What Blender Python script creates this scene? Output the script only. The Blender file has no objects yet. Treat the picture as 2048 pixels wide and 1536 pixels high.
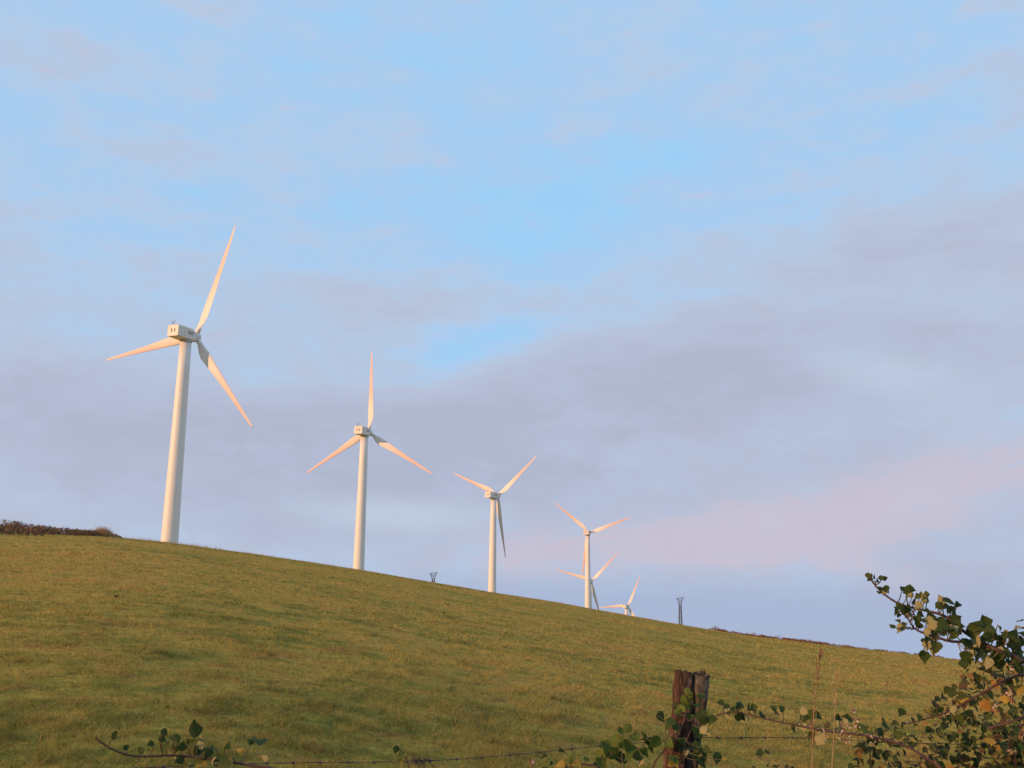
import bpy, bmesh, math, random
import numpy as np
from mathutils import Vector, Matrix, noise as mnoise

R = math.radians
S = bpy.context.scene
COL = S.collection
random.seed(11)
RNG = np.random.default_rng(7)

# ------------------------------------------------------------------ camera
FPX = 1850.0                                   # focal length in photo pixels (2048 wide)
EYE = Vector((0, 0, 1.7))
_u = Vector((126.0, 9600.0, -FPX)).normalized()      # world up seen from the camera (tower convergence)
_f = Vector((0, 0, -1.0))
_y = (_f - _u * _f.dot(_u)).normalized()
_x = _y.cross(_u)
ROT = Matrix((_x, _y, _u))                     # camera axes -> world axes
cam_d = bpy.data.cameras.new('camera')
cam = bpy.data.objects.new('camera', cam_d)
COL.objects.link(cam)
cam_d.sensor_width = 36.0
cam_d.lens = 36.0 * FPX / 2048.0
cam_d.clip_start = 0.05
cam_d.clip_end = 30000
cam.matrix_world = Matrix.Translation(EYE) @ ROT.to_4x4()
S.camera = cam

# ------------------------------------------------------------------ view and light
S.render.engine = 'CYCLES'
S.view_settings.view_transform = 'Standard'
S.view_settings.look = 'None'
S.view_settings.exposure = 0.0
S.view_settings.gamma = 1.0
S.view_settings.use_curve_mapping = False

SUN_EL = R(13.0)
SUN_AZ = math.atan2(-0.855, -0.52)             # from +Y towards +X; behind the camera, to its left
sun_dir = Vector((math.sin(SUN_AZ) * math.cos(SUN_EL), math.cos(SUN_AZ) * math.cos(SUN_EL), math.sin(SUN_EL)))
sd = bpy.data.lights.new('sun', 'SUN')
sd.energy = 4.5
sd.angle = R(0.6)
sd.color = (1.0, 0.53, 0.25)
sun = bpy.data.objects.new('sun', sd)
COL.objects.link(sun)
sun.rotation_euler = sun_dir.to_track_quat('Z', 'Y').to_euler()
sun.location = sun_dir * 300

def pix_ray(x, y):
    return (ROT @ Vector((x - 1024.0, 768.0 - y, -FPX))).normalized()
def at(x, y, d):
    """point seen at photo pixel x, y at horizontal distance d from the camera"""
    v = pix_ray(x, y)
    return EYE + v * (d / math.hypot(v.x, v.y))
def azel(x, y):
    v = pix_ray(x, y)
    return math.atan2(v.x, v.y), v.z / math.hypot(v.x, v.y)

class NT:
    """small helper for writing node trees"""
    def __init__(self, tree):
        self.t = tree
    def new(self, kind, **kw):
        n = self.t.nodes.new(kind)
        for k, v in kw.items():
            setattr(n, k, v)
        return n
    def link(self, a, b):
        self.t.links.new(a, b)
    def put(self, sock, v):
        if isinstance(v, bpy.types.NodeSocket):
            self.link(v, sock)
        else:
            sock.default_value = v
    def math(self, op, a, b=0.0, c=None, clamp=False):
        n = self.new('ShaderNodeMath', operation=op, use_clamp=clamp)
        self.put(n.inputs[0], a); self.put(n.inputs[1], b)
        if c is not None: self.put(n.inputs[2], c)
        return n.outputs[0]
    def mix(self, fac, a, b, blend='MIX'):
        n = self.new('ShaderNodeMix', data_type='RGBA', blend_type=blend)
        self.put(n.inputs[0], fac)
        self.put(n.inputs[6], a if isinstance(a, bpy.types.NodeSocket) else (*a, 1))
        self.put(n.inputs[7], b if isinstance(b, bpy.types.NodeSocket) else (*b, 1))
        return n.outputs[2]
    def step(self, v, lo, hi):
        n = self.new('ShaderNodeMapRange', interpolation_type='SMOOTHSTEP')
        self.put(n.inputs[0], v); n.inputs[1].default_value = lo; n.inputs[2].default_value = hi
        return n.outputs[0]
    def noise(self, vec, scale, detail=4, rough=0.55, distort=0.0):
        n = self.new('ShaderNodeTexNoise')
        if vec is not None: self.link(vec, n.inputs['Vector'])
        n.inputs['Scale'].default_value = scale; n.inputs['Detail'].default_value = detail
        n.inputs['Roughness'].default_value = rough; n.inputs['Distortion'].default_value = distort
        return n.outputs[0]
    def mapping(self, vec, loc=(0, 0, 0), rot=(0, 0, 0), scale=(1, 1, 1)):
        n = self.new('ShaderNodeMapping')
        self.link(vec, n.inputs[0])
        n.inputs[1].default_value = loc; n.inputs[2].default_value = rot; n.inputs[3].default_value = scale
        return n.outputs[0]
    def ramp(self, fac, stops):
        n = self.new('ShaderNodeValToRGB')
        el = n.color_ramp.elements
        while len(el) < len(stops): el.new(0.5)
        for e, (p, c) in zip(el, stops):
            e.position = p; e.color = (*c, 1)
        self.link(fac, n.inputs[0])
        return n.outputs[0]

# ------------------------------------------------------------------ sky: Nishita blue with thin stratocumulus
W = bpy.data.worlds.new('World')
S.world = W
W.use_nodes = True
W.node_tree.nodes.clear()
n = NT(W.node_tree)
SKY = n.new('ShaderNodeTexSky', sky_type='NISHITA', sun_disc=False)
SKY.sun_elevation = SUN_EL
SKY.sun_rotation = SUN_AZ % (2 * math.pi)
SKY.altitude = 600
SKY.air_density = 1.0
SKY.dust_density = 0.6
SKY.ozone_density = 2.5
tc = n.new('ShaderNodeTexCoord')
sp = n.new('ShaderNodeSeparateXYZ'); n.link(tc.outputs['Generated'], sp.inputs[0])
az = n.math('ARCTAN2', sp.outputs[0], sp.outputs[1])
el = n.math('ARCSINE', sp.outputs[2])
cb = n.new('ShaderNodeCombineXYZ'); n.link(az, cb.inputs[0]); n.link(el, cb.inputs[1])
vec = cb.outputs[0]
BG = 0.1
def lin(*c):
    return tuple(((v / 255 + 0.055) / 1.055) ** 2.4 if v > 10 else v / 255 / 12.92 for v in c)
def sc(c):
    return tuple(v / BG for v in c)
# cloud masses, given by where they stand in the sky: centre and half-axes in photo pixels, tilt, weight
def blobs(lst):
    tot = None
    for (px, py, sx, sy, tilt, w) in lst:
        v = pix_ray(px, py)
        a0, e0 = math.atan2(v.x, v.y), math.asin(v.z)
        sa, se, t = sx / FPX, sy / FPX, R(tilt)
        dx = n.math('SUBTRACT', az, a0); dy = n.math('SUBTRACT', el, e0)
        u = n.math('ADD', n.math('MULTIPLY', dx, math.cos(t) / sa), n.math('MULTIPLY', dy, math.sin(t) / sa))
        q = n.math('ADD', n.math('MULTIPLY', dx, -math.sin(t) / se), n.math('MULTIPLY', dy, math.cos(t) / se))
        g = n.math('MULTIPLY', n.math('EXPONENT', n.math('MULTIPLY', n.math('ADD', n.math('MULTIPLY', u, u), n.math('MULTIPLY', q, q)), -1.0)), w)
        tot = g if tot is None else n.math('ADD', tot, g)
    return tot
big = n.noise(n.mapping(vec, loc=(3.1, 1.7, 0), rot=(0, 0, R(-12)), scale=(1.5, 4.2, 1)), 2.2, 5, 0.55, 0.35)
fine = n.noise(n.mapping(vec, loc=(7.7, 0.4, 0), rot=(0, 0, R(-8)), scale=(3.0, 9.0, 1)), 3.0, 6, 0.6, 0.4)
puff = n.noise(n.mapping(vec, loc=(1.3, 5.2, 0), rot=(0, 0, R(-20)), scale=(4.0, 7.0, 1)), 5.0, 5, 0.6, 0.6)
nz = n.math('ADD', n.math('MULTIPLY', n.math('SUBTRACT', big, 0.5), 1.25), n.math('MULTIPLY', n.math('SUBTRACT', fine, 0.5), 0.95))
nz = n.math('ADD', nz, n.math('MULTIPLY', n.math('SUBTRACT', puff, 0.5), 0.62))
# grey-lavender masses (positive) and blue openings (negative)
mass = blobs([(1500, 740, 560, 120, 6, .75), (1120, 800, 420, 110, 10, .5), (250, 830, 480, 120, -4, .65), (700, 640, 420, 70, -8, .4),
              (1640, 510, 300, 90, 4, .75), (1900, 480, 160, 90, 0, .4), (1900, 700, 300, 200, 0, .2), (700, 900, 500, 160, 0, .45), (1500, 1000, 800, 220, 0, .55),
              (300, 1050, 600, 160, 0, .3), (2000, 420, 260, 200, 0, .25),
              (915, 705, 140, 55, 25, -.9), (1130, 655, 260, 38, 10, -.6), (1000, 470, 260, 60, 8, -.4), (1080, 500, 330, 90, 6, -.5), (1060, 330, 380, 160, 0, -.45), (1850, 230, 260, 120, 0, -.3),
              (1940, 590, 170, 50, -10, -.6), (100, 470, 300, 90, 0, -.25), (150, 680, 260, 40, 0, -.2), (1740, 745, 150, 45, -15, -.6),
              (1640, 860, 200, 40, 10, -.2)])
hor = n.step(el, 0.6, -0.02)
dens = n.math('ADD', n.math('ADD', nz, n.math('MULTIPLY', mass, 0.60)), n.math('MULTIPLY_ADD', hor, 0.36, -0.12))
d01 = n.math('MULTIPLY_ADD', dens, 0.5, 0.5, clamp=True)
cl = n.ramp(d01, [(0.25, lin(164, 214, 253)), (0.42, lin(171, 206, 241)), (0.56, lin(181, 201, 228)), (0.72, lin(183, 194, 217)), (0.97, lin(176, 184, 206))])
csc = n.new('ShaderNodeMix', data_type='RGBA', blend_type='MULTIPLY'); csc.clamp_result = False
csc.inputs[0].default_value = 1.0; n.link(cl, csc.inputs[6]); csc.inputs[7].default_value = (1 / BG, 1 / BG, 1 / BG, 1)
open_sky = n.math('MULTIPLY', n.step(dens, 0.05, -0.7), 0.12)          # the Nishita sky shows through the thinnest cloud
col = n.mix(open_sky, csc.outputs[2], SKY.outputs[0])
pinkm = blobs([(1900, 970, 330, 70, 14, .8), (1330, 1080, 330, 60, 2, .6), (1040, 1120, 130, 50, 0, .5), (1600, 1040, 300, 70, 10, .5),
               (2030, 1215, 70, 30, 0, .6), (1750, 1150, 120, 30, -18, .5), (1500, 1075, 200, 40, 0, .3)])
pink = n.step(n.math('ADD', pinkm, n.math('ADD', n.math('MULTIPLY', n.math('SUBTRACT', fine, 0.5), 1.3), n.math('MULTIPLY', n.math('SUBTRACT', puff, 0.5), 1.3))), 0.15, 1.0)
col = n.mix(n.math('MULTIPLY', pink, 0.55), col, sc(lin(212, 196, 208)))
white = blobs([(800, 1030, 260, 45, 0, .8), (330, 930, 300, 50, -5, .35), (1950, 850, 160, 90, 0, .35), (1750, 740, 160, 50, -10, .6), (900, 650, 200, 60, 20, .25)])
wf = n.step(n.math('ADD', white, n.math('MULTIPLY', n.math('SUBTRACT', fine, 0.5), 0.8)), 0.2, 1.0)
col = n.mix(n.math('MULTIPLY', wf, 0.55), col, sc(lin(200, 214, 232)))
bank = n.math('MULTIPLY', n.step(el, 0.005, -0.045), 0.75)          # hazy blue air low down beyond the hill
bank = n.math('MULTIPLY', bank, n.step(n.math('SUBTRACT', fine, n.math('MULTIPLY', el, 6.0)), 0.25, 0.6))
col = n.mix(bank, col, sc(lin(164, 178, 208)))
bgn = n.new('ShaderNodeBackground')
n.link(col, bgn.inputs[0]); bgn.inputs[1].default_value = BG
wo = n.new('ShaderNodeOutputWorld'); n.link(bgn.outputs[0], wo.inputs[0])

# ------------------------------------------------------------------ materials
def material(name, fn):
    m = bpy.data.materials.new(name)
    m.use_nodes = True
    m.node_tree.nodes.clear()
    t = NT(m.node_tree)
    out = t.new('ShaderNodeOutputMaterial')
    t.link(fn(t), out.inputs[0])
    return m
def principled(t, color, rough=0.6, spec=0.3, bump=None, metal=0.0):
    p = t.new('ShaderNodeBsdfPrincipled')
    t.put(p.inputs['Base Color'], color if isinstance(color, bpy.types.NodeSocket) else (*color, 1))
    p.inputs['Roughness'].default_value = rough
    p.inputs['Specular IOR Level'].default_value = spec
    p.inputs['Metallic'].default_value = metal
    if bump is not None:
        b = t.new('ShaderNodeBump'); b.inputs['Strength'].default_value = bump[1]; b.inputs['Distance'].default_value = bump[2]
        t.link(bump[0], b.inputs['Height']); t.link(b.outputs[0], p.inputs['Normal'])
    return p.outputs[0]
def leafy(t, color, trans=0.35, rough=0.6, spec=0.25, tcol=None):
    p = principled(t, color, rough, spec)
    tr = t.new('ShaderNodeBsdfTranslucent')
    c = tcol if tcol is not None else color
    t.put(tr.inputs[0], c if isinstance(c, bpy.types.NodeSocket) else (*c, 1))
    mx = t.new('ShaderNodeMixShader'); mx.inputs[0].default_value = trans
    t.link(p, mx.inputs[1]); t.link(tr.outputs[0], mx.inputs[2])
    return mx.outputs[0]
def wpos(t):
    return t.new('ShaderNodeNewGeometry').outputs['Position']

def turf_colour(t):
    """grazed autumn turf: green, olive and straw patches by place"""
    P = wpos(t)
    a = t.noise(t.mapping(P, scale=(1, 1, 0.2)), 0.11, 5, 0.6)
    b = t.noise(t.mapping(P, loc=(30, 9, 0), scale=(1, 1, 0.2)), 0.75, 4, 0.6, 0.3)
    d = t.noise(t.mapping(P, loc=(3, 40, 0), scale=(1, 1, 0.2)), 2.6, 4, 0.65, 0.3)
    f = t.math('ADD', t.math('ADD', t.math('MULTIPLY', a, 0.55), t.math('MULTIPLY', b, 0.45)), t.math('MULTIPLY', t.math('SUBTRACT', d, 0.5), 0.55))
    c = t.ramp(f, [(0.33, (0.150, 0.165, 0.028)), (0.43, (0.300, 0.250, 0.042)), (0.51, (0.460, 0.325, 0.062)), (0.66, (0.520, 0.280, 0.068))])
    r = t.noise(t.mapping(P, loc=(4, 70, 0)), 1.7, 3, 0.6)
    return t.mix(t.math('MULTIPLY', t.step(r, 0.54, 0.70), 0.7), c, (0.40, 0.20, 0.055))
def m_turf(t):
    c = turf_colour(t)
    g = t.noise(wpos(t), 9.0, 5, 0.7)
    c = t.mix(t.step(g, 0.40, 0.62), t.mix(0.3, c, (0.06, 0.055, 0.02)), c)
    return principled(t, c, 0.95, 0.05, (t.noise(wpos(t), 14.0, 4, 0.7), 0.9, 0.06))
def m_blade(t):
    c = turf_colour(t)
    at_ = t.new('ShaderNodeAttribute', attribute_name='tint')
    c = t.mix(t.math('MULTIPLY', at_.outputs['Fac'], 0.75), c, (0.64, 0.46, 0.14))
    at2 = t.new('ShaderNodeAttribute', attribute_name='lush_shade')
    c = t.mix(at2.outputs['Fac'], c, (0.17, 0.175, 0.042))  # greener crest grass, and the painted shade of the near strip
    at3 = t.new('ShaderNodeAttribute', attribute_name='dark')
    c = t.mix(at3.outputs['Fac'], c, (0.070, 0.066, 0.016))
    return leafy(t, c, 0.40, 0.7, 0.15)
M = {}
M['turf'] = material('turf', m_turf)
M['blade'] = material('grass_blade', m_blade)
def rnd_island(t):
    return t.new('ShaderNodeNewGeometry').outputs['Random Per Island']
M['heath'] = material('heath', lambda t: leafy(t, t.ramp(rnd_island(t), [(0.0, (0.055, 0.048, 0.026)), (0.35, (0.15, 0.085, 0.058)), (0.7, (0.21, 0.115, 0.075)), (0.93, (0.34, 0.22, 0.08))]), 0.2, 0.8, 0.1))
M['straw'] = material('straw', lambda t: leafy(t, t.ramp(rnd_island(t), [(0.0, (0.34, 0.21, 0.10)), (1.0, (0.52, 0.36, 0.18))]), 0.35, 0.7, 0.15))
M['bracken'] = material('bracken', lambda t: leafy(t, t.ramp(rnd_island(t), [(0.0, (0.16, 0.075, 0.035)), (0.6, (0.25, 0.11, 0.055)), (1.0, (0.16, 0.12, 0.04))]), 0.3, 0.8, 0.1))
def m_paint(t):
    tco = t.new('ShaderNodeTexCoord').outputs['Object']
    st = t.noise(t.mapping(tco, scale=(1.2, 1.2, 0.12)), 1.3, 5, 0.65)
    sp_ = t.noise(tco, 3.0, 4, 0.6)
    c = t.mix(t.math('MULTIPLY', t.step(st, 0.5, 0.75), 0.30), (0.74, 0.67, 0.59), (0.54, 0.48, 0.41))
    c = t.mix(t.math('MULTIPLY', t.step(sp_, 0.55, 0.8), 0.12), c, (0.45, 0.42, 0.38))
    return principled(t, c, 0.45, 0.35)
M['paint'] = material('white_paint', m_paint)
def m_nacelle(t):
    tco = t.new('ShaderNodeTexCoord').outputs['Object']
    sp_ = t.noise(t.mapping(tco, scale=(1, 0.6, 1.4)), 1.6, 5, 0.65)
    c = t.mix(t.math('MULTIPLY', t.step(sp_, 0.45, 0.72), 0.45), (0.74, 0.665, 0.585), (0.42, 0.375, 0.34))
    return principled(t, c, 0.5, 0.3)
M['nacelle'] = material('weathered_gelcoat', m_nacelle)
def m_bladepaint(t):
    tco = t.new('ShaderNodeTexCoord').outputs['Object']
    s2 = t.new('ShaderNodeSeparateXYZ'); t.link(tco, s2.inputs[0])
    zz = s2.outputs[2]
    st = t.noise(t.mapping(tco, scale=(3.0, 3.0, 0.22)), 1.4, 4, 0.6)
    tip = t.math('MULTIPLY', t.step(zz, 5.0, 15.0), t.math('ADD', t.math('MULTIPLY', st, 0.9), 0.25, clamp=True))
    c = t.mix(tip, (0.75, 0.655, 0.565), (0.68, 0.41, 0.34))
    return principled(t, c, 0.45, 0.3)
M['rotor'] = material('stained_blade_gelcoat', m_bladepaint)
M['dark'] = material('dark_opening', lambda t: principled(t, (0.035, 0.033, 0.032), 0.7))
M['vent'] = material('louvred_vent', lambda t: principled(t, (0.16, 0.11, 0.08), 0.7))
M['steel'] = material('galvanised_steel', lambda t: principled(t, t.ramp(t.noise(wpos(t), 1.5), [(0.3, (0.09, 0.09, 0.095)), (0.7, (0.14, 0.14, 0.145))]), 0.6, 0.3, None, 0.3))
M['panel'] = material('weathered_panel', lambda t: principled(t, t.ramp(t.noise(t.new('ShaderNodeTexCoord').outputs['Object'], 3.5, 5, 0.7), [(0.35, (0.27, 0.25, 0.235)), (0.65, (0.55, 0.50, 0.45))]), 0.6, 0.2))
M['wire'] = material('rusty_wire', lambda t: principled(t, t.ramp(t.noise(wpos(t), 40.0), [(0.35, (0.045, 0.042, 0.042)), (0.65, (0.075, 0.05, 0.038))]), 0.7, 0.3))
def m_wood(redder):
    def f(t):
        tco = t.new('ShaderNodeTexCoord').outputs['Object']
        gr = t.noise(t.mapping(tco, scale=(6, 6, 0.9)), 8.0, 7, 0.7, 1.2)
        li = t.noise(t.mapping(tco, scale=(1, 1, 0.6)), 14.0, 5, 0.6)
        a = [(0.32, (0.012, 0.008, 0.006)), (0.48, (0.065, 0.034, 0.022)), (0.62, (0.140, 0.080, 0.050)), (0.80, (0.32, 0.23, 0.16))]
        b = [(0.32, (0.015, 0.012, 0.010)), (0.48, (0.060, 0.046, 0.034)), (0.62, (0.15, 0.115, 0.08)), (0.80, (0.30, 0.25, 0.19))]
        c = t.ramp(gr, a if redder else b)
        c = t.mix(t.math('MULTIPLY', t.step(li, 0.54, 0.70), 0.6), c, (0.27, 0.235, 0.18))
        return principled(t, c, 0.85, 0.15, (gr, 1.0, 0.012))
    return f
M['wood_red'] = material('split_wood_reddish', m_wood(True))
M['wood_grey'] = material('split_wood_grey', m_wood(False))
def m_cane(t):
    c = t.ramp(t.noise(wpos(t), 22.0, 4), [(0.3, (0.028, 0.020, 0.016)), (0.5, (0.065, 0.026, 0.022)), (0.7, (0.085, 0.050, 0.032))])
    return principled(t, c, 0.6, 0.3)
M['cane'] = material('bramble_cane', m_cane)
M['shoot'] = material('young_shoot', lambda t: principled(t, t.ramp(t.noise(wpos(t), 22.0, 4), [(0.3, (0.07, 0.075, 0.03)), (0.7, (0.14, 0.10, 0.045))]), 0.6, 0.3))
def m_leaf(stops, rnd):
    def f(t):
        r = t.new('ShaderNodeObjectInfo').outputs['Random'] if rnd == 'object' else rnd_island(t)
        c = t.ramp(r, stops)
        v = t.noise(t.new('ShaderNodeTexCoord').outputs['Object'], 55.0, 3)
        c = t.mix(t.math('MULTIPLY', t.step(v, 0.5, 0.75), 0.3), c, (0.12, 0.085, 0.03))
        bf = t.new('ShaderNodeNewGeometry').outputs['Backfacing']
        under = t.mix(0.6, c, (0.40, 0.34, 0.18))                 # bramble leaves are pale and downy below
        return leafy(t, t.mix(bf, c, under), 0.25, 0.6, 0.12, t.mix(0.35, c, (0.25, 0.24, 0.04)))
    return f
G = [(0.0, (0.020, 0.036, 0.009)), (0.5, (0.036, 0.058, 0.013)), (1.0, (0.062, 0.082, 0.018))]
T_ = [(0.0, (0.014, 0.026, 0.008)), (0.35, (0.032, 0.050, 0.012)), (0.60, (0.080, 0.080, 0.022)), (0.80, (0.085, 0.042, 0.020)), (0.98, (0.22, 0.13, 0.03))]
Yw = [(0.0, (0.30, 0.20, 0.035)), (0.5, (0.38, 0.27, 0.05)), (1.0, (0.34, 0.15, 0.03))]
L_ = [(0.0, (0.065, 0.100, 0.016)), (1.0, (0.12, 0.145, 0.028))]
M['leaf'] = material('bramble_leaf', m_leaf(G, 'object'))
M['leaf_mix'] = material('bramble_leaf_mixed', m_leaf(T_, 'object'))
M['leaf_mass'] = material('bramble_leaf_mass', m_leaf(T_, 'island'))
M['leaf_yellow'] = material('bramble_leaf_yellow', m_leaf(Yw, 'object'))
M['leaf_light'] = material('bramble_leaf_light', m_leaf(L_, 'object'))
M['fruit'] = material('dry_bramble_fruit', lambda t: principled(t, t.ramp(rnd_island(t), [(0.0, (0.10, 0.03, 0.025)), (0.5, (0.22, 0.08, 0.05)), (0.85, (0.34, 0.22, 0.16)), (1.0, (0.55, 0.45, 0.40))]), 0.7, 0.2))
M['seed'] = material('reddish_seed_head', lambda t: leafy(t, t.ramp(rnd_island(t), [(0.0, (0.24, 0.11, 0.07)), (1.0, (0.36, 0.19, 0.12))]), 0.4, 0.7, 0.1))
M['soil'] = material('soil', lambda t: principled(t, t.ramp(t.noise(wpos(t), 20.0), [(0.3, (0.020, 0.014, 0.010)), (0.7, (0.05, 0.035, 0.022))]), 0.95, 0.1))

# ------------------------------------------------------------------ object helpers
def tag(o, label=None, cat=None, group=None, kind=None):
    if label: o['label'] = label
    if cat: o['category'] = cat
    if group: o['group'] = group
    if kind: o['kind'] = kind
    return o
def link(name, me, mat=None, parent=None):
    o = bpy.data.objects.new(name, me)
    COL.objects.link(o)
    if mat is not None and not me.materials: me.materials.append(mat)
    if parent is not None: o.parent = parent
    return o
def empty(name, loc=(0, 0, 0), rz=0.0):
    o = bpy.data.objects.new(name, None)
    COL.objects.link(o)
    o.empty_display_size = 0.2
    o.location = loc; o.rotation_euler = (0, 0, rz)
    return o
class MB:
    """collects vertices and faces of one mesh"""
    def __init__(self):
        self.v = []; self.f = []
    def add(self, vs, fs):
        b = len(self.v)
        self.v += [tuple(p) for p in vs]
        self.f += [tuple(i + b for i in q) for q in fs]
    def box(self, c, s, m=None):
        x, y, z = (q / 2 for q in s)
        vs = [Vector((sx * x, sy * y, sz * z)) for sx in (-1, 1) for sy in (-1, 1) for sz in (-1, 1)]
        if m is not None: vs = [m @ p for p in vs]
        self.add([p + Vector(c) for p in vs], [(0, 1, 3, 2), (4, 6, 7, 5), (0, 4, 5, 1), (2, 3, 7, 6), (0, 2, 6, 4), (1, 5, 7, 3)])
    def rings(self, rings, cap=True, closed=True):
        k = len(rings[0]); vs = [p for r in rings for p in r]; fs = []
        for i in range(len(rings) - 1):
            for j in range(k if closed else k - 1):
                a, b = i * k + j, i * k + (j + 1) % k
                fs.append((a, b, b + k, a + k))
        if cap and closed:
            fs.append(tuple(range(k - 1, -1, -1))); fs.append(tuple(range((len(rings) - 1) * k, len(rings) * k)))
        self.add(vs, fs)
    def tube(self, pts, radii, sides=6, cap=True):
        pts = [Vector(p) for p in pts]
        rs = []
        for i, p in enumerate(pts):
            d = (pts[min(i + 1, len(pts) - 1)] - pts[max(i - 1, 0)])
            d = d.normalized() if d.length > 1e-9 else Vector((0, 0, 1))
            a = d.cross(Vector((0, 0, 1)) if abs(d.z) < 0.9 else Vector((0, 1, 0))).normalized()
            b = d.cross(a)
            r = radii[i] if hasattr(radii, '__len__') else radii
            rs.append([p + (a * math.cos(2 * math.pi * j / sides) + b * math.sin(2 * math.pi * j / sides)) * r for j in range(sides)])
        self.rings(rs, cap)
    def cone(self, base, tip, r, sides=4):
        base, tip = Vector(base), Vector(tip)
        d = (tip - base).normalized()
        a = d.cross(Vector((0.3, 0.2, 1))).normalized(); b = d.cross(a)
        vs = [base + (a * math.cos(2 * math.pi * j / sides) + b * math.sin(2 * math.pi * j / sides)) * r for j in range(sides)] + [tip]
        self.add(vs, [(j, (j + 1) % sides, sides) for j in range(sides)])
    def mesh(self, name, mat=None, smooth=False):
        me = bpy.data.meshes.new(name)
        me.from_pydata([tuple(p) for p in self.v], [], self.f)
        if smooth: me.polygons.foreach_set('use_smooth', [True] * len(me.polygons))
        if mat is not None: me.materials.append(mat)
        me.update()
        return me
    def build(self, name, mat, parent=None, smooth=False):
        return link(name, self.mesh(name, mat, smooth), None, parent)
def catmull(pts, per=8):
    pts = [Vector(p) for p in pts]
    out = []
    for i in range(len(pts) - 1):
        p0, p1, p2, p3 = pts[max(i - 1, 0)], pts[i], pts[i + 1], pts[min(i + 2, len(pts) - 1)]
        for k in range(per):
            t = k / per
            out.append(0.5 * ((2 * p1) + (p2 - p0) * t + (2 * p0 - 5 * p1 + 4 * p2 - p3) * t * t + (3 * p1 - p0 - 3 * p2 + p3) * t ** 3))
    out.append(pts[-1])
    return out

# ------------------------------------------------------------------ the hill
HUB_H = 40.0
OVER = 2.6                                      # rotor centre in front of the tower axis
ROTOR = 23.0
TURB = [  # rotor centre (m), axis azimuth, blade angle: solved from the blade tips for a 46 m rotor
    ((-61.43, 174.57, 43.61), 22.4, 22.5), ((-39.78, 256.75, 36.67), 20.2, 1.4), ((-4.66, 344.54, 25.81), 37.0, 53.0),
    ((38.95, 462.18, 16.43), 18.4, 70.2), ((47.55, 549.43, -8.46), 22.7, 45.6), ((82.3, 658.53, -27.26), 30.7, 25.4)]
bases = []
for (hx, hy, hz), yaw, ph in TURB:
    y_ = R(yaw)
    bases.append((hx - OVER * math.sin(y_), hy - OVER * math.cos(y_), hz - HUB_H))
PYL = [(at(867, 1146, 500.0), -16.0), (at(1360, 1196, 540.0), -14.0)]
PYL_H = 22.0
sky_px = [(-350, 1040), (-150, 1050), (0, 1064), (200, 1072), (341, 1086), (500, 1107), (600, 1122), (719, 1140), (850, 1162), (983, 1185), (1100, 1203), (1174, 1217),
          (1260, 1232), (1361, 1250), (1500, 1272), (1700, 1296), (1850, 1312), (2048, 1333), (2300, 1352)]
_a = np.array([azel(*p) for p in sky_px])
RC = 95.0
B2 = 1.7 / RC ** 2
def crest(th):
    e = np.interp(th, _a[:, 0], _a[:, 1])
    h = 0.004 * np.cos(th) - 0.10 * np.sin(th) - 0.02          # gentle cross slope away from the view
    w = np.clip((np.abs(th) - R(31)) / R(30), 0, 1); w = w * w * (3 - 2 * w)
    return e * (1 - w) + h * w
def base_h(th, r):
    e = crest(th)
    a = e + 2 * 1.7 / RC
    near = a * r - B2 * r * r
    q = np.maximum(r - RC, 0)
    drop0 = 0.010 * q + 0.00006 * np.minimum(q, 500) ** 2 + 0.06 * np.maximum(q - 500, 0)
    far = 1.7 + e * r - drop0
    return np.where(r < RC, near, far), far, drop0
pts_fix = []
for (bx, by, bz) in bases + [(p.x, p.y, p.z - PYL_H) for p, _ in PYL]:
    th, r = math.atan2(bx, by), math.hypot(bx, by)
    h, _, _ = base_h(np.array([th]), np.array([r]))
    pts_fix.append((bx, by, bz - float(h[0]), 0.16 * r))
def height(x, y):
    x = np.asarray(x, float); y = np.asarray(y, float)
    r = np.hypot(x, y); th = np.arctan2(x, y)
    h, _, _ = base_h(th, r)
    num = np.zeros_like(h); den = np.full_like(h, 0.35)
    for fx, fy, dz, sg in pts_fix:
        w = np.exp(-((x - fx) ** 2 + (y - fy) ** 2) / (2 * sg * sg)) * 4
        num += w * dz; den += w
    k = np.clip((r - RC) / 60, 0, 1); k = k * k * (3 - 2 * k)
    h = h + k * num / den
    # uneven pasture
    amp = np.clip(r / 12, 0, 1) * np.clip(3 - r / 60, 0.25, 1)
    h = h + amp * (0.02 * np.sin(x * 0.61 + 0.7 * np.sin(y * 0.37)) * np.sin(y * 0.45 + 1.3) + 0.03 * np.sin(x * 0.21 + y * 0.17 + 0.5) * np.sin(y * 0.13 - x * 0.05)
                   + 0.010 * np.sin(x * 1.7 + y * 0.9) * np.sin(y * 1.5 - x * 0.6 + 2.0))
    return h
def gz(x, y):
    return float(height(np.array([x]), np.array([y]))[0])

ths = np.concatenate([np.arange(-180, -45, 3.0), np.arange(-45, 45, 0.4), np.arange(45, 180, 3.0)]) * math.pi / 180
rs = np.concatenate([[0.0], np.geomspace(0.6, 60, 90), np.linspace(61, 260, 120), np.geomspace(266, 9000, 70)])
TH, RR = np.meshgrid(ths, rs)
X, Yv = RR * np.sin(TH), RR * np.cos(TH)
Z = height(X, Yv)
nr, nt = Z.shape
verts = np.stack([X, Yv, Z], -1).reshape(-1, 3)
ii, jj = np.meshgrid(np.arange(nr - 1), np.arange(nt), indexing='ij')
j2 = (jj + 1) % nt
faces = np.stack([ii * nt + jj, (ii + 1) * nt + jj, (ii + 1) * nt + j2, ii * nt + j2], -1).reshape(-1, 4)
me = bpy.data.meshes.new('hillside')
me.from_pydata(verts.tolist(), [], faces.tolist())
me.polygons.foreach_set('use_smooth', [True] * len(me.polygons))
me.materials.append(M['turf'])
me.update()
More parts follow.
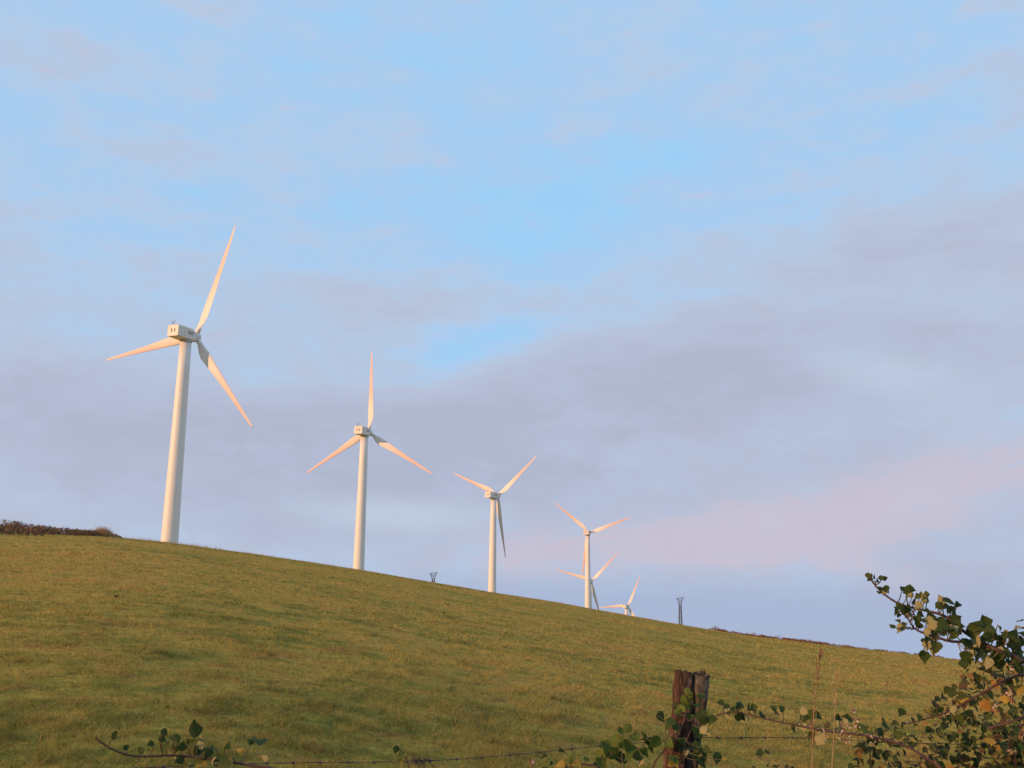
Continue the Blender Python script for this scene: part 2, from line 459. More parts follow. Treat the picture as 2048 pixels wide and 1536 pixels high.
bm = bmesh.new(); bm.from_mesh(me); bmesh.ops.remove_doubles(bm, verts=bm.verts, dist=1e-4); bmesh.ops.recalc_face_normals(bm, faces=bm.faces)
if sum(f.normal.z for f in bm.faces) < 0: bmesh.ops.reverse_faces(bm, faces=bm.faces)
bm.to_mesh(me); bm.free()
tag(link('hillside', me), 'rounded grassy hillside of grazed olive and straw coloured pasture', 'hill', kind='structure')

def tri_mesh(name, tris, mat, attrs=None):
    """numpy (n,3,3) triangles -> one mesh"""
    nn = len(tris)
    me = bpy.data.meshes.new(name)
    me.vertices.add(nn * 3); me.loops.add(nn * 3); me.polygons.add(nn)
    me.vertices.foreach_set('co', np.ascontiguousarray(tris, np.float32).ravel())
    me.loops.foreach_set('vertex_index', np.arange(nn * 3, dtype=np.int32))
    me.polygons.foreach_set('loop_start', np.arange(0, nn * 3, 3, dtype=np.int32))
    me.polygons.foreach_set('loop_total', np.full(nn, 3, np.int32))
    for k, v in (attrs or {}).items():
        a = me.attributes.new(k, 'FLOAT', 'FACE'); a.data.foreach_set('value', np.ascontiguousarray(v, np.float32))
    me.materials.append(mat)
    me.update(calc_edges=True)
    return me
def blades(x, y, h, w, lean=0.5, z=None):
    nn = len(x)
    a = RNG.uniform(0, 2 * np.pi, nn)
    la = RNG.uniform(0, 2 * np.pi, nn); ll = h * RNG.uniform(0.1, lean, nn)
    z = height(x, y) - 0.008 if z is None else z
    b = np.stack([x, y, z], -1)
    s = np.stack([np.cos(a) * w / 2, np.sin(a) * w / 2, np.zeros(nn)], -1)
    t = b + np.stack([np.cos(la) * ll, np.sin(la) * ll, h], -1)
    return np.stack([b - s, b + s, t], 1)
def vnoise(x, y, s, seed):
    """cheap smooth value noise"""
    g = np.random.default_rng(seed).random((256, 256))
    u, v = x * s + 900.3, y * s + 900.7
    i, j = np.floor(u).astype(int), np.floor(v).astype(int)
    fu, fv = u - i, v - j
    fu = fu * fu * (3 - 2 * fu); fv = fv * fv * (3 - 2 * fv)
    q = lambda a, b: g[a % 256, b % 256]
    return (q(i, j) * (1 - fu) + q(i + 1, j) * fu) * (1 - fv) + (q(i, j + 1) * (1 - fu) + q(i + 1, j + 1) * fu) * fv
NB = 1050000
al = 0.35
u = RNG.random(NB); r0, r1 = 4.0, 150.0
r = (r0 ** -al + u * (r1 ** -al - r0 ** -al)) ** (-1 / al)
th = RNG.uniform(R(-36), R(36), NB)
x, y = r * np.sin(th), r * np.cos(th)
clump = vnoise(x, y, 3.2, 1) * 0.6 + vnoise(x, y, 9.0, 2) * 0.4
patch = vnoise(x, y, 0.5, 3) * 0.5 + vnoise(x, y, 0.13, 4) * 0.5
h = (0.015 + 0.062 * clump ** 2.0 + 0.024 * patch ** 2) * RNG.uniform(0.5, 1.4, NB)
mott = vnoise(x, y, 2.1, 31) * 0.45 + vnoise(x, y, 6.0, 32) * 0.55
dark = np.clip((0.40 - mott) * 4, 0, 0.7) * RNG.uniform(0.5, 1, NB)
dark = np.where(RNG.random(NB) < 0.14, 0.75, dark)
w = np.maximum(0.005, 0.00060 * r) * RNG.uniform(0.7, 1.4, NB)
spk = np.where(r < 18, vnoise(x, y, 13.0, 41), np.where(r < 40, vnoise(x, y, 7.0, 42), vnoise(x, y, 3.2, 43))) * 0.55 + np.where(r < 18, vnoise(x, y, 29.0, 44), np.where(r < 40, vnoise(x, y, 15.0, 45), vnoise(x, y, 7.0, 46))) * 0.45
dark = np.clip(dark + np.clip((0.44 - spk) * 4.5, 0, 0.8), 0, 0.9)
h = h * (0.6 + 0.9 * spk)
tint = np.where(RNG.random(NB) < 0.34 + 0.6 * (patch - 0.5), RNG.uniform(0.2, 1.0, NB), 0.0)
tint = np.clip(tint + np.clip((spk - 0.58) * 4.0, 0, 0.8), 0, 1)
lush_shade = np.clip((13.5 + 3.0 * (vnoise(x, y, 0.6, 8) - 0.5) - r) / 4.5, 0, 0.5) * RNG.uniform(0.3, 1.0, NB)  # near strip: shade along the fence put into the blade colour
lush_shade = np.maximum(lush_shade, np.clip((r - 62 + 16 * (vnoise(x, y, 0.12, 9) - 0.5)) / 25, 0, 0.6) * np.clip(0.25 - th * 1.2, 0.15, 0.9))
tag(link('pasture_grass', tri_mesh('pasture_grass', blades(x, y, h, w, 2.4), M['blade'], {'tint': tint, 'lush_shade': lush_shade, 'dark': dark})),
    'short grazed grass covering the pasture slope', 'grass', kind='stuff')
# taller dry grass standing on the crest
def crest_xy(px0, px1, nn, r_lo, r_hi):
    a0, a1 = azel(px0, 1150)[0], azel(px1, 1150)[0]
    t = RNG.uniform(a0, a1, nn); rr = RNG.uniform(r_lo, r_hi, nn)
    return rr * np.sin(t), rr * np.cos(t)
x, y = crest_xy(225, 900, 5000, 88, 108)
x2, y2 = crest_xy(880, 1440, 2200, 88, 104)
k = vnoise(x, y, 0.9, 21)
px_w = np.clip(1.25 - (np.arctan2(x, y) - azel(225, 1150)[0]) / (azel(900, 1150)[0] - azel(225, 1150)[0]) * 1.2, 0.1, 1)
keep = RNG.random(5000) < px_w * k
x, y, k, px_w = x[keep], y[keep], k[keep], px_w[keep]
k2 = vnoise(x2, y2, 0.9, 22); q2 = k2 > 0.5
tag(link('dry_crest_grass', tri_mesh('dry_crest_grass', np.concatenate([blades(x2[q2], y2[q2], 0.06 + 0.16 * RNG.random(q2.sum()), np.full(q2.sum(), 0.025), 0.8), blades(x, y, 0.12 + 0.45 * k * px_w * RNG.random(len(x)), np.full(len(x), 0.022), 0.7)]), M['straw'])),
    'thin pale dry grass standing along the crest of the hill', 'grass', kind='stuff')
# heather and gorse strip on the left crest
def leaf_cloud(cx, cy, rad, hgt, nn, size, zbase=None):
    """small triangles through a lumpy mound"""
    d = RNG.normal(size=(nn, 3)); d /= np.linalg.norm(d, axis=1)[:, None]
    d[:, 2] = np.abs(d[:, 2])
    q = RNG.uniform(0.55, 1.0, nn) ** 0.6
    px, py = cx + d[:, 0] * rad * q, cy + d[:, 1] * rad * q
    pz = height(px, py) + d[:, 2] * hgt * q
    c = np.stack([px, py, pz], -1)
    s = size * RNG.uniform(0.5, 1.4, nn)
    o = RNG.normal(size=(nn, 3, 3)); o /= np.linalg.norm(o, axis=2)[:, :, None]
    o[:, 2, 2] = np.abs(o[:, 2, 2]) + 0.4
    return c[:, None, :] + o * s[:, None, None] * np.array([0.45, 0.45, 1.0])[None, :, None]
tr = []
a0, a1 = azel(-420, 1060)[0], azel(226, 1070)[0]
for i in range(120):
    t = random.uniform(0, 1) ** 0.9
    aa = a0 + (a1 - a0) * t
    rr = random.uniform(64, 97) if t < .8 else random.uniform(80, 97)
    hh = max(0.22, 1.55 - 1.25 * max(0, (t - 0.45) / 0.55)) * random.uniform(0.45, 1.0)
    hh = min(hh, 1.25) * (0.45 + 0.55 * min(1, (rr - 62) / 24))
    tr.append(leaf_cloud(rr * math.sin(aa), rr * math.cos(aa), random.uniform(0.5, 1.1), hh, 260, 0.13))
tag(link('heather', tri_mesh('heather', np.concatenate(tr), M['heath'])), 'dark brown heather and gorse strip on the left crest of the hill', 'heather', kind='stuff')
tr = []
for (p, q, nn, h0) in [(1425, 1700, 60, 0.22), (1500, 1640, 14, 0.33), (1700, 1900, 14, 0.14), (1430, 1434, 2, 0.45)]:
    for i in range(nn):
        aa = azel(random.uniform(p, q), 1290)[0]; rr = random.uniform(90, 99)
        tr.append(leaf_cloud(rr * math.sin(aa), rr * math.cos(aa), random.uniform(0.3, 0.7), h0 * random.uniform(0.5, 1.1), 90, 0.09))
tag(link('bracken', tri_mesh('bracken', np.concatenate(tr), M['bracken'])), 'low reddish brown bracken on the crest right of the lattice pylon', 'bracken', kind='stuff')
# the bright tuft at the end of the heather
aa = azel(206, 1060)[0]
tx, ty = 88 * math.sin(aa), 88 * math.cos(aa)
nn = 1800
d = RNG.normal(size=(nn, 2)) * np.array([0.65, 0.30])
root = empty('dry_grass_tuft', (tx, ty, gz(tx, ty)))
tb = blades(tx + d[:, 0], ty + d[:, 1], RNG.uniform(0.4, 1.05, nn) * np.exp(-(d ** 2).sum(1) * 1.0), np.full(nn, 0.04), 0.7) - np.array(root.location)
link('grass_blades', tri_mesh('grass_blades', tb, M['straw']), None, root)['kind'] = 'stuff'
tag(root, 'orange dry grass tuft at the end of the heather strip', 'grass tuft')

# ------------------------------------------------------------------ wind turbines
def ring(rad, z, k=40):
    return [Vector((rad * math.cos(2 * math.pi * j / k), rad * math.sin(2 * math.pi * j / k), z)) for j in range(k)]
ZT = HUB_H - 1.15                               # tower top
def trad(z): return 1.55 + (1.04 - 1.55) * z / ZT
def make_turbine():
    root = empty('wind_turbine')
    b = MB(); b.rings([ring(trad(z), z) for z in (-2.5, 0, 6, 13, 20, 26, 33, ZT)])
    tower = b.build('tower', M['paint'], root, True)
    for z in (13.0, 26.0):
        b = MB(); b.rings([ring(trad(z) + 0.02, z - 0.07), ring(trad(z) + 0.035, z), ring(trad(z) + 0.02, z + 0.07)], False)
        b.build('flange', M['paint'], tower, True)
    b = MB(); b.rings([ring(1.12, ZT - 0.35), ring(1.16, ZT - 0.2), ring(1.16, ZT + 0.1)])
    b.build('yaw_bearing', M['panel'], root, True)
    b = MB(); b.box((-1.50, 0, 1.5), (0.16, 0.8, 2.1)); d = b.build('door', M['steel'], tower)
    # nacelle: chamfered box, tapering to the rotor
    def sect(y, w, z0, z1, c=0.22):
        w /= 2
        return [Vector(p) for p in ((-w + c, y, z0), (w - c, y, z0), (w, y, z0 + c), (w, y, z1 - c), (w - c, y, z1), (-w + c, y, z1), (-w, y, z1 - c), (-w, y, z0 + c))]
    zc = HUB_H
    b = MB()
    b.rings([sect(-3.62, 2.52, zc - .98, zc + 1.12, .16), sect(-3.55, 2.62, zc - 1.03, zc + 1.17, .18), sect(-0.6, 2.64, zc - 1.12, zc + 1.20, .2), sect(0.5, 2.6, zc - 1.15, zc + 1.12, .25),
             sect(1.35, 2.3, zc - 1.12, zc + .92, .4), sect(1.78, 1.9, zc - 1.0, zc + .78, .45)][::-1])
    nac = b.build('nacelle', M['nacelle'], root)
    for s in (-0.38, 0.38):
        b = MB(); b.box((s + 0.05, -3.625, zc + .12), (0.20, 0.06, 0.68)); b.build('vent', M['vent'], nac)
    b = MB(); b.box((0.55, -3.2, zc + 1.21), (0.7, 0.5, 0.10)); b.build('roof_hatch', M['dark'], nac)
    b = MB(); b.box((0.35, 0.35, zc + 1.20), (0.9, 0.7, 0.14)); b.build('roof_box', M['steel'], nac)
    b = MB()
    b.tube([(-.35, -3.3, zc + 1.1), (-.35, -3.3, zc + 1.75)], 0.04, 5)
    b.tube([(-.70, -3.3, zc + 1.72), (-.02, -3.3, zc + 1.72)], 0.035, 5)
    b.tube([(-.70, -3.3, zc + 1.70), (-.70, -3.3, zc + 2.0)], 0.04, 5)
    b.tube([(-.02, -3.3, zc + 1.70), (-.02, -3.3, zc + 2.05)], 0.04, 5)
    b.box((-.35, -3.3, zc + 1.2), (0.3, 0.3, 0.12))
    b.build('wind_gauge', M['dark'], nac)
    b = MB()
    b.box((1.316, -0.3, zc + .15), (0.03, 1.5, 0.7)); b.build('side_panel', M['panel'], nac)
    for y in (-2.0, 0.35):
        b = MB(); b.box((1.312, y, zc + .05), (0.03, 0.04, 1.75)); b.build('panel_joint', M['panel'], nac)
    # hub
    T = Matrix.Translation((0, 0, HUB_H)) @ Matrix.Rotation(R(4), 4, 'X')
    b = MB()
    prof = [(1.65, .80), (1.85, .98), (2.3, 1.06), (2.8, 1.02), (3.2, .80), (3.5, .45), (3.6, .08)]
    b.rings([[Vector((rr * math.sin(2 * math.pi * j / 28), y, rr * math.cos(2 * math.pi * j / 28))) for j in range(28)] for y, rr in prof])
    hub = b.build('hub', M['nacelle'], root, True); hub.matrix_local = T
    # blade along +Z from the rotor axis; leading edge towards -X (the rotor turns that way seen from behind)
    st = [(0.7, .95, 1.0, 0), (1.5, .95, .98, 0), (2.2, 1.15, .78, 14), (3.2, 1.65, .45, 16), (4.4, 2.02, .30, 14), (6.0, 1.88, .25, 10.5), (9, 1.52, .21, 7), (13, 1.10, .18, 4),
          (17, .78, .16, 2), (20.5, .52, .15, 1), (22.4, .34, .14, 0), (23.0, .10, .14, 0)]
    k = 20; rg = []
    for rr, ch, th_, tw in st:
        q = []
        off = -0.5 if th_ > .9 else -0.30
        if 2 < rr < 3: off = -0.38
        for j in range(k):
            t = 2 * math.pi * j / k
            cx = (1 - math.cos(t)) / 2                       # 0 leading .. 1 trailing
            if th_ > .9: xx, yy = ch * (cx - .5), ch * th_ * math.sin(t) / 2
            else:
                prof_ = 2.6 * (0.2969 * math.sqrt(max(cx, 0)) - 0.126 * cx - 0.3516 * cx ** 2 + 0.2843 * cx ** 3 - 0.1036 * cx ** 4) * 2
                xx, yy = ch * (cx + off), ch * th_ * prof_ * (1 if math.sin(t) >= 0 else -0.7) * 0.75
            if th_ > .9: xx = ch * (cx - .5)
            a = R(-tw)
            q.append(Vector((xx * math.cos(a) - yy * math.sin(a), xx * math.sin(a) + yy * math.cos(a), rr)))
        rg.append(q)
    b = MB(); b.rings(rg)
    bm_ = b.mesh('blade', M['rotor'], True)
    for i in range(3):
        o = link('blade', bm_, None, root)
        o.matrix_local = T @ Matrix.Translation((0, OVER, 0)) @ Matrix.Rotation(R(120 * i), 4, 'Y')
    return root, T
def copy_tree(o, parent=None):
    c = o.copy(); COL.objects.link(c)
    if parent is not None: c.parent = parent; c.matrix_parent_inverse = o.matrix_parent_inverse
    for ch in list(o.children): copy_tree(ch, c)
    return c
proto, TM = make_turbine()
tl = ['tall white wind turbine closest to the heather, its tower base beside dry crest grass',
      'white wind turbine with one blade straight up, left of the tiny pylon head',
      'white wind turbine just right of the tiny pylon head, one blade hanging down its tower',
      'white wind turbine with two raised blades, whole tower in front of a farther turbine',
      'far white wind turbine half hidden behind the tower of a nearer turbine',
      'far white wind turbine sunk behind the crest, hub just clear, beside the lattice pylon']
turbs = [proto] + [copy_tree(proto) for _ in TURB[1:]]
for o, (hb, yaw, ph), bs, lb in zip(turbs, TURB, bases, tl):
    o.location = bs
    o.rotation_euler = (0, 0, -R(yaw))
    tag(o, lb, 'wind turbine', 'wind turbines along the ridge')
    i = 0
    for ch in o.children:
        if ch.name.split('.')[0] == 'blade':
            ch.matrix_local = TM @ Matrix.Translation((0, OVER, 0)) @ Matrix.Rotation(R(ph + 120 * i), 4, 'Y'); i += 1

# ------------------------------------------------------------------ lattice pylons and their line
def make_pylon(loc, rz):
    root = empty('lattice_pylon', loc, rz)
    def hw(z): return 0.98 - 0.42 * z / 18.5
    b = MB()
    cs = [(-1, -1), (1, -1), (1, 1), (-1, 1)]
    for sx, sy in cs:
        b = MB(); b.tube([(sx * hw(-1), sy * hw(-1), -1), (sx * hw(18.5), sy * hw(18.5), 18.5)], 0.12, 4); b.build('leg', M['steel'], root)
    b = MB(); zs = [0]
    while zs[-1] < 17.5: zs.append(zs[-1] + max(1.0, hw(zs[-1]) * 1.75))
    for i in range(len(zs) - 1):
        za, zb = zs[i], min(zs[i + 1], 18.5)
        for q in range(4):
            (ax, ay), (bx, by) = cs[q], cs[(q + 1) % 4]
            b.tube([(ax * hw(za), ay * hw(za), za), (bx * hw(zb), by * hw(zb), zb)], 0.075, 4)
            b.tube([(bx * hw(za), by * hw(za), za), (ax * hw(zb), ay * hw(zb), zb)], 0.075, 4)
    b.build('bracing', M['steel'], root)
    b = MB()
    for s in (-1, 1):
        for yy in (-.33, .33):
            b.tube([(s * .5, yy, 17.6), (s * 1.5, yy * .6, 21.3)], 0.11, 4)
            b.tube([(s * .5, yy, 18.5), (-s * .1, yy, 19.4), (s * 1.5, yy * .6, 21.3)], 0.08, 4)
        b.tube([(s * .33, -.33, 18.5), (s * .33, .33, 18.5)], 0.05, 4)
    b.build('fork_head', M['steel'], root)
    b = MB(); b.box((0, 0, 21.4), (4.4, .3, .34), Matrix.Rotation(R(-10), 3, 'Y')); b.tube([(-1.0, 0, 19.9), (1.0, 0, 19.9)], .08, 4); b.build('crossarm', M['steel'], root)
    for xx in (-2.05, 0, 2.05):
        b = MB(); b.tube([(xx, 0, 21.3 + .17 * xx), (xx, 0, 20.9 + .17 * xx), (xx, 0, 20.5 + .17 * xx)], [.07, .12, .05], 6); b.build('insulator', M['dark'], root)
    return root
pl = ['tiny pylon head peeping over the crest between two wind turbines', 'grey lattice pylon with forked head standing alone beyond the crest']
pys = []
for (p, rz), lb in zip(PYL, pl):
    o = make_pylon((p.x, p.y, p.z - PYL_H + 0.6), R(rz) - math.atan2(p.x, p.y))
    tag(o, lb, 'pylon', 'lattice pylons beyond the crest'); pys.append(o)
bpy.context.view_layer.update()
for k, xx in enumerate((-2.05, 0, 2.05)):
    a = pys[0].matrix_world @ Vector((xx, 0, 20.5 + .17 * xx)); c = pys[1].matrix_world @ Vector((xx, 0, 20.5 + .17 * xx))
    b = MB(); b.tube([a.lerp(c, t / 24) - Vector((0, 0, 3.0 * 4 * (t / 24) * (1 - t / 24))) for t in range(25)], 0.0045, 4)
    tag(b.build('power_line', M['wire']), 'thin overhead power line strung between the two lattice pylons', 'power line', 'power lines between the pylons')

# ------------------------------------------------------------------ fence posts and barbed wire
def make_post(name, mat, spine, seed, label):
    rnd = random.Random(seed)
    spine = [(Vector(p), r_) for p, r_ in spine]
    base = spine[0][0]
    root = empty(name, base)
    pts = catmull([p for p, _ in spine], 12)
    radii = np.interp(np.linspace(0, 1, len(pts)), np.linspace(0, 1, len(spine)), [r_ for _, r_ in spine])
    k = 26; ph = [rnd.uniform(0, 6.28) for _ in range(6)]
    rg = []
    for i, p in enumerate(pts):
        q = []
        for j in range(k):
            t = 2 * math.pi * j / k
            g = 1 + 0.10 * math.sin(2 * t + ph[0]) + 0.07 * math.sin(3 * t + ph[1]) + 0.02 * math.sin(7 * t + ph[2] + 0.06 * i)
            g += 0.16 * mnoise.noise(Vector((math.cos(t) * 1.6, math.sin(t) * 1.6, i * 0.16 + seed))) + 0.12 * mnoise.noise(Vector((math.cos(t) * 5, math.sin(t) * 5, i * 0.30 + seed * 3)))
            q.append(p - base + Vector((math.cos(t) * radii[i] * g, math.sin(t) * radii[i] * g * .9, 0)))
        rg.append(q)
    # broken top: ragged and sunk in the middle
    top = rg[-1]
    for j in range(k):
        top[j].z += 0.02 * mnoise.noise(Vector((j * .45, seed, 0))) + rnd.uniform(-0.012, 0.006) + 0.014 * math.sin(2 * math.pi * j / k + ph[4])
    c = sum(top, Vector()) / k
    rg.append([c + (v - c) * .72 + Vector((0, 0, rnd.uniform(-.02, .012))) for v in top])
    rg.append([c + (v - c) * .3 + Vector((0, 0, -.03 + rnd.uniform(-.015, .01))) for v in top])
    b = MB(); b.rings(rg)
    b.build('stake', mat, root)
    return tag(root, label, 'fence post', 'old fence posts')
PD = 5.2
def foot(px, py, d):
    p = at(px, py, d); return Vector((p.x, p.y, gz(p.x, p.y) - 0.15))
lf = make_post('fence_post', M['wood_red'], [(foot(1338, 1600, PD), .060), (at(1347, 1536, PD), .054), (at(1358, 1465, PD), .049), (at(1365, 1400, PD), .048), (at(1367, 1345, PD), .045)], 3,
          'reddish split wooden fence post standing upright among the bramble leaves')
# pale splintered slab on the red post's side
b = MB()
o0 = lf.location
sl = [(at(1343, 1500, PD - .06), .020), (at(1348, 1478, PD - .07), .026), (at(1356, 1455, PD - .065), .014), (at(1362, 1440, PD - .055), .005)]
b.tube([p - o0 for p, _ in sl], [r_ for _, r_ in sl], 7); b.build('splinter', M['wood_red'], lf)
make_post('fence_post', M['wood_grey'], [(foot(1372, 1600, PD + .05), .042), (at(1380, 1536, PD + .05), .040), (at(1388, 1470, PD + .04), .040), (at(1396, 1405, PD + .03), .041), (at(1402, 1347, PD + .02), .041)], 9,
          'grey lichened fence post leaning to the right beside the reddish post')
def make_wire(px, label, seed):
    rnd = random.Random(seed)
    pts = catmull([at(*p) for p in px], 10)
    root = empty('barbed_wire', pts[0])
    o = pts[0]
    b = MB()
    L = 0; tw1 = []; tw2 = []
    for i, p in enumerate(pts):
        for s, tw in ((1, tw1), (-1, tw2)):
            a = i * 1.3 + (0 if s > 0 else math.pi)
            tw.append(p - o + Vector((0, math.cos(a), math.sin(a))) * .0016)
    b.tube(tw1, .0013, 5); b.tube(tw2, .0013, 5)
    b.build('wire_strands', M['wire'], root)
    acc = 0
    for i in range(1, len(pts)):
        acc += (pts[i] - pts[i - 1]).length
        if acc > .115:
            acc = 0
            d = (pts[i] - pts[i - 1]).normalized()
            b = MB(); p = pts[i] - o
            b.tube([p - d * .008, p + d * .008], .0055, 6)
            for q in range(4):
                v = Vector((rnd.uniform(-.3, .3), rnd.uniform(-1, 1), rnd.uniform(-1, 1))).normalized()
                b.cone(p, p + v * .018, .0022, 3)
            b.build('barb', M['wire'], root)
    return tag(root, label, 'barbed wire', 'barbed wire spans')
make_wire([(1352, 1480, PD - .05), (1200, 1492, 5.15), (1000, 1512, 5.05), (820, 1523, 5.0), (560, 1526, 4.95), (300, 1535, 4.9), (0, 1552, 4.9), (-250, 1560, 4.9)],
          'dark barbed wire strand running left from the post across the grass', 4)
make_wire([(1388, 1474, PD - .02), (1450, 1476, 5.25), (1540, 1475, 5.3), (1660, 1478, 5.35), (1800, 1486, 5.45), (2000, 1490, 5.6), (2200, 1500, 5.8)],
          'dark barbed wire strand running from the post into the bramble thicket', 5)
b = MB(); p0 = at(838, 1522, 5.0)
rr_ = random.Random(2)
for i in range(46):
    q = Vector((rr_.gauss(0, .022), rr_.gauss(0, .007), rr_.gauss(0, .007))); v = Vector((rr_.gauss(0, 1), rr_.gauss(0, .5), rr_.gauss(0, .5))).normalized() * .03
    b.tube([q - v, q + v * .2 + Vector((0, 0, rr_.gauss(0, .004))), q + v], .0012, 3)
o = b.build('wool_scrap', M['wire']); o.location = p0
tag(o, 'dark matted wool scrap caught on the barbed wire', 'wool scrap')

# ------------------------------------------------------------------ bramble
def leaf_mesh(name, fold, droop, widt, seed):
    """one toothed bramble leaflet, base at the origin, tip along +Y, upper side +Z, length 1"""
    rnd = random.Random(seed)
    st = [(0.0, .04), (.08, .26), (.22, .44), (.40, .47), (.56, .40), (.70, .27), (.84, .12), (1.0, .0)]
    vs = []; fs = []
    for i, (yy, hw) in enumerate(st):
        z = -droop * yy * yy + .03 * math.sin(yy * 9 + seed)
        jag = 1.0 + (0.10 if i % 2 else -0.06)
        y2 = yy - (0.03 if i % 2 else 0)
        w_ = hw * widt * jag
        vs += [(-w_ * rnd.uniform(.92, 1.08), y2, z + fold * hw + rnd.uniform(-.03, .03)), (0, yy, z), (w_ * rnd.uniform(.92, 1.08), y2, z + fold * hw + rnd.uniform(-.03, .03))]
    for i in range(len(st) - 1):
        a = i * 3
        for k in (0, 1):
            fs.append((a + k, a + k + 1, a + k + 4, a + k + 3))
    me = bpy.data.meshes.new(name)
    me.from_pydata(vs, [], fs)
    me.polygons.foreach_set('use_smooth', [True] * len(me.polygons))
    me.update()
    return me
SHAPES = [(.35, .25, .95, 1), (.70, .55, .95, 2), (.25, .8, 1.0, 3), (1.0, .35, .9, 4), (.5, -.35, .95, 5), (-.4, .6, .95, 6)]
LEAF = {}
for mk in ('leaf', 'leaf_mix', 'leaf_yellow', 'leaf_light'):
    LEAF[mk] = []
    for s_ in SHAPES:
        m_ = leaf_mesh('leaf', *s_); m_.materials.append(M[mk]); LEAF[mk].append(m_)
def frame(tipdir, up):
    y_ = tipdir.normalized(); x_ = y_.cross(up)
    x_ = x_.normalized() if x_.length > 1e-4 else y_.orthogonal().normalized()
    z_ = x_.cross(y_)
    return Matrix((x_, y_, z_)).transposed()
def put_leaf(root, pos, tipdir, up, size, kind, rnd):
    o = link('leaf', rnd.choice(LEAF[kind]), None, root)
    s = size * rnd.uniform(.9, 1.1)
    m = frame(tipdir, up).to_4x4()
    o.matrix_local = Matrix.Translation(pos - root.location) @ m @ Matrix.Diagonal((s, s, s, 1))
    return o
def dirs(rnd, droop=0.3):
    a = rnd.uniform(0, 6.283)
    return Vector((math.cos(a), math.sin(a) * .8, rnd.uniform(-.7, .5) - droop))
def nearest(pt, paths):
    best = None
    for path in paths:
        for q in path:
            d = (q - pt).length
            if best is None or d < best[0]: best = (d, q)
    return best[1]
def make_bramble(name, label, canes, leaves=(), auto=0.0, kinds=(('leaf', 1.0),), size=.05, seed=1, prickle=True, fruits=(), group='bramble canes', matc='cane', skip=0.0):
    """canes: list of (list of (px, py, d), radius at start, radius at end); leaves: (px, py, size in px, kind or 'under')"""
    rnd = random.Random(seed)
    paths = [catmull([at(*p) for p in c[0]], 9) for c in canes]
    root = empty(name, paths[0][-1])
    o = root.location.copy()
    for path, (_, ra, rb) in zip(paths, canes):
        b = MB()
        k = len(path)
        b.tube([p - o for p in path], [ra + (rb - ra) * i / (k - 1) for i in range(k)], 7)
        b.build('cane', M[matc], root, True)
    if prickle:
        b = MB()
        for path, (_, ra, rb) in zip(paths, canes):
            for i in range(1, len(path) - 1):
                for q in range(2):
                    t = rnd.random(); p = path[i].lerp(path[i + 1], t) - o
                    d = (path[i + 1] - path[i]).normalized(); v = d.orthogonal(); v.rotate(Matrix.Rotation(rnd.uniform(0, 6.28), 3, d))
                    b.cone(p, p + (v - d * .4).normalized() * .010, .0022, 3)
        pr = b.build('prickles', M[matc], root); pr['kind'] = 'stuff'
    stalk = MB()
    to_cam = lambda p: (EYE - p).normalized()
    for (px, py, s, kd) in leaves:
        d0 = canes[0][0][0][2]
        q = nearest(at(px, py, d0), paths)
        dd = math.hypot(q.x, q.y) + rnd.uniform(-.06, .06)
        c = at(px, py, dd)
        L = s / FPX * dd * 1.22
        q = nearest(c, paths)
        out = (c - q)
        if out.length < 1e-3: out = Vector((0, 0, 1))
        td = out.normalized() * .7 + Vector((rnd.uniform(-.8, .8), rnd.uniform(-.5, .5), rnd.uniform(-.9, .3)))
        v = to_cam(c)
        if kd == 'under':        # underside turned to the evening sun
            up = -(sun_dir * .8 + v * .6) + Vector((rnd.uniform(-.3, .3), rnd.uniform(-.3, .3), rnd.uniform(-.2, .3))); kk = 'leaf_light'
        else:
            up = Vector((rnd.uniform(.0, .7), rnd.uniform(-.5, .2), .55)) + v * rnd.uniform(.3, .9); kk = kd
            if rnd.random() < .3: up = v + Vector((rnd.uniform(-.9, .9), 0, rnd.uniform(-.5, .5)))
        td = (td - up * td.dot(up) / up.length_squared).normalized()
        base = c - td * L * .5
        put_leaf(root, base, td, up, L, kk, rnd)
        if (q - base).length < .30:
            stalk.tube([q - o, (q.lerp(base, .6) + Vector((0, 0, -.006))) - o, base - o], [.0026, .0021, .0016], 4)
    if auto:
        for path in paths:
            acc = rnd.uniform(0, auto); nleaf = 0
            for i in range(1, len(path)):
                acc += (path[i] - path[i - 1]).length
                if acc < auto or i / len(path) < skip: continue
                acc = 0
                p = path[i]
                sd_ = dirs(rnd, -.1).normalized()
                base = p + sd_ * rnd.uniform(.02, .05) + Vector((0, 0, .015))
                stalk.tube([p - o, base - o], [.0018, .001], 4)
                w_ = [k_[1] for k_ in kinds]
                kd = rnd.choices([k_[0] for k_ in kinds], w_)[0]
                up = Vector((rnd.uniform(-.5, .5), rnd.uniform(-.8, .1), .7))
                sz = size * rnd.uniform(.7, 1.2)
                for a in (0, 65, -65):
                    td = Matrix.Rotation(R(a + rnd.uniform(-12, 12)), 3, up.normalized()) @ (sd_ - up * sd_.dot(up) / up.length_squared)
                    put_leaf(root, base, td, up + Vector((rnd.uniform(-.3, .3), rnd.uniform(-.3, .3), 0)), sz * (1 if a == 0 else .85), kd, rnd)
    if stalk.v: stalk.build('leaf_stalks', M['shoot'], root)['kind'] = 'stuff'
